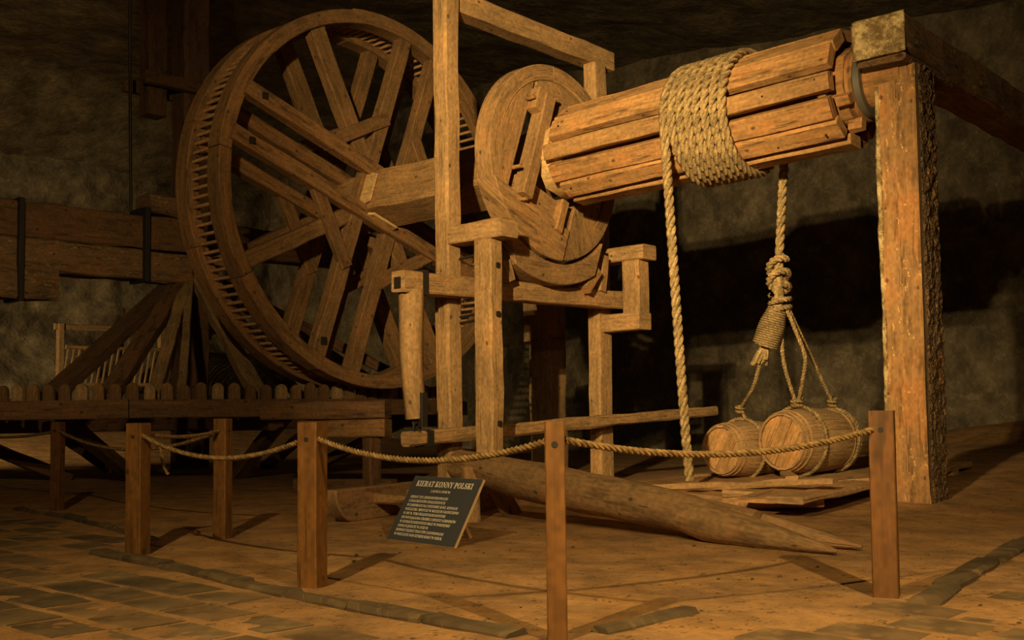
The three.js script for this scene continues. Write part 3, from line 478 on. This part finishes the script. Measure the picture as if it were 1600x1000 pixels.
// rope slings: each from the knot to a loop round a barrel
function loopPts(b, R, s, L, n = 28, gap = 0.02, a0 = 100, a1 = 440) { const q = []; b.updateMatrixWorld(); for (let i = 0; i <= n; i++) { const a = (a0 + (a1 - a0) * i / n) * d2r, r = R * (0.865 + 0.135 * (1 - (2 * s - 1) ** 2)) + gap; const p = V(s * L + 0.012 * Math.sin(a * 2), r * Math.sin(a), r * Math.cos(a)).applyMatrix4(b.matrixWorld); q.push([p.x, p.y, p.z]); } return q; }
{
  const sl = (label, upper, loop) => { const t = thing('barrel_sling', label, 'rope', [0, 0, 0]); part('hanging_line', rope(curveOf(upper), 0.027, { rad: 5, step: 0.02, pitch: 0.13 }), MRope, t); if (loop) part('loop', rope(curveOf(loop), 0.026, { rad: 5, step: 0.022, pitch: 0.13 }), MRope, t);
    const e = upper[upper.length - 1], k = []; for (let i = 0; i <= 30; i++) { const a = i / 30 * 4 * Math.PI; k.push([e[0] + 0.05 * Math.cos(a), e[1] - 0.05 + 0.1 * i / 30, e[2] + 0.05 * Math.sin(a)]); } part('hitch', rope(curveOf(k), 0.022, { rad: 5, step: 0.02, pitch: 0.1 }), MRope, t); };
  const top = (b, R, s, L) => { b.updateMatrixWorld(); const r = R * (0.865 + 0.135 * (1 - (2 * s - 1) ** 2)) + 0.03; const p = V(s * L, r, 0).applyMatrix4(b.matrixWorld); return [p.x, p.y, p.z]; };
  const tA = top(barA, 0.372, 0.36, 1.05), tB = top(barB, 0.418, 0.26, 1.12), tC = top(barB, 0.418, 0.92, 1.12);
  const aA = [tA[0] + 0.02, tA[1] + 0.13, tA[2]];
  sl('rope sling from the frayed end down to the loop round the smaller left barrel', [[6.55, 1.66, -0.68], [6.42, 1.4, -0.75], aA], [aA, ...loopPts(barA, 0.372, 0.40, 1.05, 28, 0.03, 80, 440)]);
  sl('straight rope sling dropping behind the lashing to the front of the larger barrel', [[6.80, 2.3, -0.83], [6.78, 1.72, -0.86], [tB[0], tB[1] + 0.05, tB[2] - 0.02]]);
  sl('bowed rope sling bulging to the right and tied round the front of the larger barrel', [[6.9, 2.38, -0.72], [7.0, 2.1, -0.75], [7.10, 1.72, -0.82], [7.03, 1.5, -0.9], [tB[0] + 0.05, tB[1] + 0.06, tB[2]]], loopPts(barB, 0.418, 0.30, 1.12, 28, 0.03, 90, 450));
  sl('rope sling slanting furthest right to the back end of the larger barrel', [[6.92, 2.36, -0.75], [tC[0] + 0.02, tC[1] + 0.08, tC[2]]], [...loopPts(barB, 0.418, 0.93, 1.12, 28, 0.03, 90, 450), ...loopPts(barB, 0.418, 0.97, 1.12, 28, 0.03, 90, 440)]);
}
// ------------------------------------------------------------------ forked log on trestle legs, sledge, sign
{
  const t = thing('forked_log', 'long forked tree trunk propped on short legs and sloping down to its split tips', 'log');
  const A = [5.45, 0.54, 3.62], Bm = [7.4, 0.31, 3.80], Cm = [8.75, 0.17, 3.97];
  part('trunk', pole([A, [6.3, 0.43, 3.70], Bm, Cm, [9.1, 0.13, 4.0]], s => 0.155 + 0.05 * Math.sin(Math.min(1, s * 0.95) * Math.PI) - 0.03 * s, 0, { rad: 16, seg: 30, wob: 0.14 }), M.log, t);
  part('fork', pole([[8.3, 0.19, 3.97], [8.9, 0.125, 4.06], [9.45, 0.07, 4.15], [9.88, 0.03, 4.24]], s => Math.min(0.10 + 0.22 * s, 0.15 * (1 - s * s) + 0.014), 0, { rad: 10, seg: 12, wob: 0.12 }), M.log, t);
  part('fork', pole([[8.3, 0.20, 3.92], [8.9, 0.14, 3.90], [9.4, 0.08, 3.87], [9.9, 0.03, 3.88]], s => Math.min(0.09 + 0.22 * s, 0.14 * (1 - s * s) + 0.014), 0, { rad: 10, seg: 12, wob: 0.12 }), M.log, t);
  part('leg', beam([5.78, 0.50, 3.78], [5.95, -0.03, 3.95], 0.17, 0.15, { wob: 0.012 }), M.log, t);
  part('leg', beam([5.72, 0.46, 3.45], [5.70, -0.03, 3.05], 0.17, 0.15, { wob: 0.012 }), M.log, t);
}
{
  const s = thing('wooden_sledge', 'old wooden sledge with an upturned runner lying on the sand behind the black sign', 'sledge');
  const runner = (A, B) => { // side profile swept: runner board with a rounded prow at A
    const a = V(...A), b = V(...B), L = a.distanceTo(b), sh = new THREE.Shape(); sh.moveTo(0.30, 0); sh.lineTo(L, 0); sh.lineTo(L, 0.30); sh.lineTo(0.0, 0.31); sh.quadraticCurveTo(-0.02, 0.2, 0.10, 0.09); sh.quadraticCurveTo(0.18, 0.01, 0.30, 0);
    const g = new THREE.ExtrudeGeometry(sh, { depth: 0.12, bevelEnabled: true, bevelThickness: 0.012, bevelSize: 0.012, bevelSegments: 1 }); g.translate(0, 0, -0.06);
    const m = part('runner', g, M.log, s); m.position.copy(a); m.rotation.y = Math.atan2(-(b.z - a.z), b.x - a.x); return m;
  };
  runner([4.95, 0.01, 4.88], [4.05, 0.01, 1.75]); runner([5.62, 0.01, 4.42], [4.75, 0.01, 1.7]);
  part('cross_bar', beam([4.70, 0.2, 4.2], [5.5, 0.2, 4.0], 0.16, 0.1, { wob: 0.012 }), M.log, s);
  part('cross_bar', beam([4.45, 0.2, 3.2], [5.25, 0.2, 3.05], 0.16, 0.1, { wob: 0.012 }), M.log, s);
  part('cross_bar', beam([4.2, 0.2, 2.2], [4.9, 0.2, 2.1], 0.16, 0.1, { wob: 0.012 }), M.log, s);
}
{
  const A = V(6.42, 0.005, 5.45), B = V(7.34, 0.005, 5.56), w = A.distanceTo(B), h = 0.60, tilt = 0.53;
  const t = thing('sign_board', 'black tilted information board with white Polish lettering standing on the sand', 'sign', [A.x, A.y, A.z]);
  t.rotation.y = Math.atan2(-(B.z - A.z), B.x - A.x);
  const lean = new THREE.Matrix4().makeRotationX(-tilt);
  const bd = new THREE.BoxGeometry(w, h, 0.022); bd.translate(w / 2, h / 2, -0.012); bd.applyMatrix4(lean); part('board', bd, std(lin(0.5, 0.34, 0.18), { roughness: 0.7 }), t);
  const cv = document.createElement('canvas'); cv.width = 1472; cv.height = 960; const c = cv.getContext('2d');
  c.fillStyle = '#46484f'; c.fillRect(0, 0, 1472, 960); c.fillStyle = '#f2ead8'; c.textBaseline = 'alphabetic';
  const fit = (s, x, y, px, W, wt = 'bold') => { c.font = wt + ' ' + px + 'px serif'; const m = c.measureText(s).width; c.save(); c.translate(x, y); c.scale(W / m, 1); c.fillText(s, 0, 0); c.restore(); };
  fit('KIERAT KONNY POLSKI', 110, 150, 112, 1230); fit('Z KOŃCA XVIII W.', 500, 232, 48, 440);
  const lines = [['KIERAT TEN ZREKONSTRUOWANO', 830], ['Z FRAGMENTÓW ZNALEZIONYCH', 810], ['W ZABIORACH NA I POZIOMIE KOSZ. KOPALNI', 1110], ['WIELICZKI. MONTAŻ W MUZEUM UKOŃCZONO', 1170], ['W 1967 R. TYMI URZĄDZENIAMI KONNYMI', 930], ['DO WYCIĄGANIA UROBKU I SPUSTU GÓRNIKÓW', 1190], ['W SZYBACH DZIENNYCH ORAZ W PODZIEMIU', 1110], ['KOPALNI JESZCZE W XVIII W.', 690], ['PIERWSZY KIERAT TEGO TYPU ZASTOSOWANO', 1050], ['W WIELICZCE NAD SZYBEM KIRAT W 1620 R.', 1060]];
  lines.forEach(([s, W], i) => fit(s, 110, 330 + i * 62, 50, W));
  const tx = new THREE.CanvasTexture(cv); tx.colorSpace = THREE.SRGBColorSpace;
  const face = new THREE.BoxGeometry(w - 0.006, h - 0.006, 0.004); face.translate(w / 2, h / 2, 0.001); face.applyMatrix4(lean);
  const fm = std(lin(1, 1, 1), { map: tx, roughness: 0.6 }), pm = std(lin(0.06, 0.064, 0.078), { roughness: 0.6 });
  const fg = face; const mm = part('printed_face', fg, [pm, pm, pm, pm, fm, pm], t); mm.userData.label = 'dark printed face with white text';
  const leg = beam([w * 0.5, 0.0, -0.52], [w * 0.5, h * Math.cos(tilt) - 0.06, -h * Math.sin(tilt) + 0.02], 0.06, 0.03, { wob: 0.001, cham: 0.004 }); part('prop', leg, M.plankB, t);
}
// ------------------------------------------------------------------ rope barrier
const P = { a: [0.89, 5.71], b: [5.61, 7.27], c: [5.16, 6.23], d: [8.02, 7.44], e: [10.18, 7.71], f: [10.86, 5.70] };
function ropePost(k, label, h, w, yaw, mat) {
  const [x, z] = P[k], t = thing('rope_post', label, 'post', [x, floorY(x, z), z], 'wooden barrier posts'); t.rotation.y = yaw;
  part('shaft', bx(-w / 2, w / 2, -0.06, h, -w / 2, w / 2, 'y', { wob: 0.0025, cham: 0.006, seg: 6 }), mat, t);
  for (const a of [0, Math.PI / 2]) { const g = new THREE.CylinderGeometry(0.015, 0.015, 0.004, 14); g.rotateX(Math.PI / 2); g.rotateY(a); g.translate(a ? w / 2 + 0.001 : 0, h - 0.105, a ? 0 : w / 2 + 0.001); part('rope_hole', g, M.iron, t); }
}
ropePost('a', 'farthest left barrier post, before the toothed ring', 1.04, 0.12, 0.55, M.postB);
ropePost('b', 'barrier post standing at the left end of the dark kerb, bright orange', 1.01, 0.135, 0.45, M.post);
ropePost('c', 'barrier post second from left inside the sand, behind the kerb post', 1.04, 0.12, 0.45, M.postB);
ropePost('d', 'broad barrier post left of the black sign, on the kerb', 1.0, 0.135, 0.35, M.post);
ropePost('e', 'foremost barrier post at the bottom edge, in front of the log', 0.99, 0.092, 0.70, M.post);
ropePost('f', 'rightmost barrier post in front of the massive corner post', 1.02, 0.135, 0.33, M.postB);
function swag(name, a, b, ha, hb, sag, label, R = 0.019, over = 0) {
  const A = V(P[a][0], ha, P[a][1]), B = V(P[b][0], hb, P[b][1]), d = B.clone().sub(A); d.y = 0; d.normalize(); A.addScaledVector(d, 0.055); B.addScaledVector(d, -0.055); const q = [];
  for (let i = 0; i <= 16; i++) { const t = i / 16, p = A.clone().lerp(B, t); q.push([p.x, p.y - sag * (1 - (2 * t - 1) ** 2), p.z]); }
  return tag(mesh(name, rope(curveOf(q), R, { rad: 5, step: 0.014, pitch: 0.10 }), MRopeF, scene), label, 'rope', 'barrier ropes');
}
swag('barrier_rope', 'a', 'c', 0.93, 0.93, 0.19, 'barrier rope between the farthest left post and the post inside the sand');
swag('barrier_rope', 'c', 'b', 0.93, 0.92, 0.035, 'short barrier rope between the left kerb post and the post behind it', 0.017);
swag('barrier_rope', 'b', 'd', 0.92, 0.90, 0.15, 'barrier rope between the left kerb post and the broad post');
swag('barrier_rope', 'd', 'e', 0.90, 0.895, 0.11, 'barrier rope sagging above the black sign');
swag('barrier_rope', 'e', 'f', 0.90, 0.92, 0.10, 'barrier rope crossing in front of the barrels to the rightmost post');
P.z = [-3.2, 5.35];
swag('barrier_rope', 'z', 'a', 0.93, 0.93, 0.08, 'barrier rope leaving the picture on the left from the farthest left post');
ropePost('z', 'barrier post outside the left of the picture', 1.03, 0.12, 0.5, M.postB);
tag(mesh('rope_tail', rope(curveOf([[5.66, 0.90, 7.20], [5.64, 0.80, 7.10], [5.60, 0.68, 7.05], [5.62, 0.60, 7.02]]), 0.014, { rad: 5, step: 0.014, pitch: 0.08 }), MRopeF, scene), 'loose rope tail dangling behind the left kerb post', 'rope');

// ------------------------------------------------------------------ the horse gin on the left: toothed crown ring, king post, struts
const GX = -5.95, GR = 5.5;
{
  const g = thing('crown_wheel', 'great horizontal toothed ring on slanting struts round a central king post', 'gear wheel', [GX, 0, 0]);
  const Y = g2 => { g2.rotateZ(Math.PI / 2); return g2; }; // arcs about x become arcs about y
  for (let i = 0; i < 14; i++) { const a = i / 14 * 2 * Math.PI; const s = arcSeg(GR - 0.24 + rr(-0.01, 0.01), GR + 0.17 + rr(-0.015, 0.015), a + 0.001, a + 2 * Math.PI / 14 - 0.001, 1.08 + rr(0, 0.02), 1.37 - rr(0, 0.015), 10); part('felloe', Y(s), [M.darkB, M.dark, M.darkB][i % 3], g); }
  const cog = [0, 1, 2].map(() => { const sh = new THREE.Shape(), w = rr(0.075, 0.085); sh.moveTo(-w, 0); sh.lineTo(w, 0); sh.lineTo(w, 0.2); sh.quadraticCurveTo(w * 0.8, 0.26, 0, 0.27); sh.quadraticCurveTo(-w * 0.8, 0.26, -w, 0.2); sh.closePath(); const e = new THREE.ExtrudeGeometry(sh, { depth: 0.07, bevelEnabled: true, bevelThickness: 0.006, bevelSize: 0.006, bevelSegments: 1, curveSegments: 3 }); e.translate(0, 0, -0.035); const p = e.attributes.position, uv = e.attributes.uv; for (let i = 0; i < p.count; i++) uv.setXY(i, p.getY(i), p.getX(i)); return e; });
  for (let i = 0; i < 141; i++) { const a = i / 141 * 2 * Math.PI, m = part('cog', cog[i % 3], [M.darkB, M.wheelB, M.pale, M.darkB][i % 4], g); m.position.set(GR * Math.cos(a), 1.34 + rr(-0.03, 0.01), GR * Math.sin(a)); m.rotation.y = Math.PI / 2 - a; }
  part('king_post', bx(0.25 - 0.29, 0.25 + 0.29, 0.1, 11.4, -0.29, 0.29, 'y', { wob: 0.02, cham: 0.06, seg: 24 }), M.dark, g);
  const st = (deg, r1, y1, deg2, r2, y2, w, h, mat) => { const a = deg * d2r, b = deg2 * d2r; part('strut', beam([r1 * Math.cos(a), y1, r1 * Math.sin(a)], [0.25 + r2 * Math.cos(b), y2, r2 * Math.sin(b)], w, h, { wob: 0.015 }), mat, g); };
  for (const [deg, w, m] of [[53, 0.34, M.dark], [43, 0.3, M.darkB], [35.5, 0.2, M.pale], [31, 0.14, M.pale], [18, 0.26, M.pale], [-8, 0.24, M.darkB], [-40, 0.24, M.darkB], [-80, 0.24, M.dark], [-115, 0.24, M.dark]]) st(deg, 5.25, 1.37, deg, 0.3, 3.95, w, 0.2, m);
  for (let i = 0; i < 9; i++) { const deg = i * 40 + 12; st(deg, 4.9, 1.1, deg, 2.4, 0.02, 0.24, 0.18, i % 3 ? M.dark : M.darkB); }
  for (const deg of [15, 75, 135]) { const a = deg * d2r; part('cross_beam', beam([5.2 * Math.cos(a), 0.98, 5.2 * Math.sin(a)], [-5.2 * Math.cos(a), 0.98, -5.2 * Math.sin(a)], 0.24, 0.22, { wob: 0.015, seg: 16 }), M.dark, g); }
}
// bearer beams lying in front of the ring on the right
tag(mesh('bearer_beam', beam([0.35, 1.16, 2.45], [2.0, 1.16, 1.56], 0.26, 0.25, { wob: 0.012 }), M.darkB, scene), 'upper squared bearer beam stacked in front of the toothed ring', 'beam');
tag(mesh('bearer_beam', beam([0.9, 0.90, 2.2], [2.12, 0.90, 1.66], 0.24, 0.24, { wob: 0.012 }), M.wheelB, scene), 'lower reddish bearer beam under the upper one beside the toothed ring', 'beam');
{
  const t = thing('bearer_trestle', 'dark low trestle holding up the two stacked bearer beams', 'trestle', [1.5, 0, 1.93]);
  part('leg', bx(-0.5, -0.3, -0.03, 0.77, 0.1, 0.3, 'y'), M.dark, t); part('leg', bx(0.3, 0.5, -0.03, 0.77, -0.26, -0.06, 'y'), M.dark, t); part('sill', beam([-0.7, 0.1, 0.3], [0.7, 0.1, -0.3], 0.2, 0.2), M.dark, t);
}
{
  const b = thing('draw_beam', 'massive iron-strapped double beam with flaking surface, slung on a cable beside the king post', 'beam');
  const X = -5.10;
  part('upper_timber', beam([X, 4.42, 7.5], [X - 0.1, 4.66, -3.4], 0.5, 0.62, { wob: 0.03, seg: 30, cham: 0.03 }), M.darkB, b);
  part('lower_timber', beam([X, 3.86, 7.5], [X - 0.1, 3.95, 0.42], 0.54, 0.56, { wob: 0.03, seg: 24, cham: 0.03 }), M.salt, b);
  part('hanging_timber', beam([X, 3.38, 7.5], [X, 3.42, 3.05], 0.5, 0.5, { wob: 0.03, seg: 12, cham: 0.03 }), M.salt, b);
  for (const [z, y0, y1] of [[3.72, 3.1, 4.85], [1.42, 3.62, 5.0]]) part('iron_strap', bx(X - 0.3, X + 0.31, y0, y1, z - 0.045, z + 0.045, 'y', { wob: 0.004, cham: 0.006 }), M.iron, b);
  part('saddle_block', bx(X - 0.3, X + 0.22, 4.92, 5.3, 0.35, 1.35, 'z', { wob: 0.03, cham: 0.04 }), M.salt, b);
}
tag(mesh('hanger_cable', pole([[-5.25, 4.95, 1.52], [-5.25, 8, 1.56], [-5.2, 11.9, 1.6]], 0.028, 0.028, { rad: 6, seg: 14 }), M.iron, scene), 'thin dark cable from the ceiling down to the strapped beam', 'cable');
{
  const c = thing('top_bearing', 'dark clamp bearing boards high on the king post beside a short hanging post', 'bearing', [-5.5, 0, 0]);
  part('clamp_board', beam([0.19, 7.62, 1.25], [0.19, 7.66, -0.7], 0.16, 0.24, { wob: 0.01 }), M.dark, c);
  part('clamp_board', beam([-0.6, 7.62, 1.25], [-0.6, 7.66, -0.7], 0.16, 0.24, { wob: 0.01 }), M.dark, c);
  part('hanging_post', bx(-0.4, -0.04, 7.0, 11.6, 0.62, 1.02, 'y', { wob: 0.02 }), M.dark, c);
}
// hayrack and posts against the far left wall
{
  const h = thing('hay_rack', 'slatted wooden rack on the far left rock wall, behind the struts', 'rack', [-21.3, 0, -6.4]);
  part('rail', beam([0.5, 2.3, 2.0], [0.5, 2.35, -1.8], 0.12, 0.12), M.pale, h); part('rail', beam([0.9, 3.5, 2.0], [0.9, 3.55, -1.8], 0.12, 0.12), M.pale, h);
  for (let i = 0; i < 20; i++) part('slat', beam([0.5, 2.3, 1.9 - i * 0.19], [0.9, 3.5, 1.9 - i * 0.19], 0.07, 0.05, { wob: 0.004 }), M.pale, h);
  for (const z of [1.9, -1.7]) part('post', bx(0.2, 0.4, -0.05, 4.3, z - 0.1, z + 0.1, 'y'), M.pale, h);
  part('top_board', beam([0.3, 4.2, 2.1], [0.3, 4.25, -1.9], 0.14, 0.2), M.pale, h);
}
// pier behind the frame and loose boards
{
  const p = thing('timber_pier', 'squat worn timber pier in the shadow behind the brake frame', 'post', [0.55, 0, -3.6]);
  part('lower_block', bx(-0.26, 0.26, -0.05, 2.45, -0.26, 0.26, 'y', { wob: 0.03, cham: 0.05 }), M.pale, p);
  part('upper_block', bx(-0.34, 0.22, 2.42, 3.15, -0.3, 0.3, 'y', { wob: 0.02, cham: 0.04 }), M.pale, p);
}
tag(mesh('loose_board', beam([3.35, 0.12, -0.3], [4.35, 0.05, -1.5], 0.3, 0.05, { wob: 0.012 }), M.plankB, scene), 'loose wide board lying on the ground under the lever pole', 'board');
tag(mesh('loose_board', beam([3.3, 0.35, 0.2], [4.2, 0.04, 0.9], 0.2, 0.05, { wob: 0.012 }), M.plank, scene), 'loose narrow board leaning low between the frame posts', 'board');
// ------------------------------------------------------------------ pebbles
{
  const gs = []; const ic = new THREE.IcosahedronGeometry(1, 0);
  for (let i = 0; i < 80; i++) { const x = rr(4.5, 12), z = rr(3.2, 7.3), s = 0.005 + 0.015 * rnd() ** 3, g = ic.clone(); g.scale(s * rr(0.8, 1.8), s * 0.7, s); g.rotateY(rr(0, 6)); g.translate(x, floorY(x, z) + s * 0.3, z); gs.push(g); }
  const m = mesh('pebbles', mergeGeometries(gs), stoneTones[0], scene); m.userData.kind = 'stuff'; tag(m, 'small dark pebbles scattered over the sand', 'pebbles');
}
// ------------------------------------------------------------------ the floodlights themselves, on masts beside the path (outside the picture)
const glow = new THREE.MeshStandardMaterial({ color: 0x000000, emissive: LAMP, emissiveIntensity: 6 });
MASTS.forEach((mast, mi) => {
  const t = thing('floodlight_mast', ['floodlight mast carrying a row of lamps left of the path', 'low floodlight mast in the far left stall behind the toothed ring', 'floodlight mast with one lamp right of the path'][mi], 'lamp', [mast.at[0], 0, mast.at[1]]);
  part('mast', pole([[0, 0, 0], [0, mast.lamps[0][0] + 0.15, 0]], 0.04, 0.035, { rad: 10, wob: 0 }), M.iron, t); part('foot', new THREE.CylinderGeometry(0.25, 0.28, 0.06, 20), M.iron, t).position.y = 0.03;
  const across = V(0.74, 0, -0.67).cross(V(0, 1, 0)).normalize();
  part('cross_arm', beam([-0.4, mast.lamps[0][0] + 0.06, 0], [0.4, mast.lamps[0][0] + 0.06, 0], 0.05, 0.05, { wob: 0 }), M.iron, t);
  for (const [h, off, tg, cd, ang, pen] of mast.lamps) {
    const at = V(mast.at[0] + off, h, mast.at[1] - 0.12), dir = V(...tg).sub(at).normalize(), q = new THREE.Quaternion().setFromUnitVectors(V(0, 0, 1), dir);
    const shell = new THREE.BoxGeometry(0.2, 0.16, 0.1); const hs = part('housing', shell, M.iron, t); hs.position.copy(at).sub(t.position).addScaledVector(dir, -0.06); hs.quaternion.copy(q);
    const pane = part('lamp_face', new THREE.BoxGeometry(0.17, 0.13, 0.006), glow, t); pane.position.copy(at).sub(t.position); pane.quaternion.copy(q);
    const L = new THREE.SpotLight(LAMP, cd, 0, ang * d2r, pen, 2); L.position.copy(at).addScaledVector(dir, 0.03); L.target.position.set(...tg); L.castShadow = true; L.shadow.mapSize.set(2048, 2048); L.shadow.radius = 2.5; scene.add(L, L.target);
  }
});
scene.traverse(o => { if (o.userData && o.userData._n) delete o.userData._n; });
renderer.render(scene, camera);
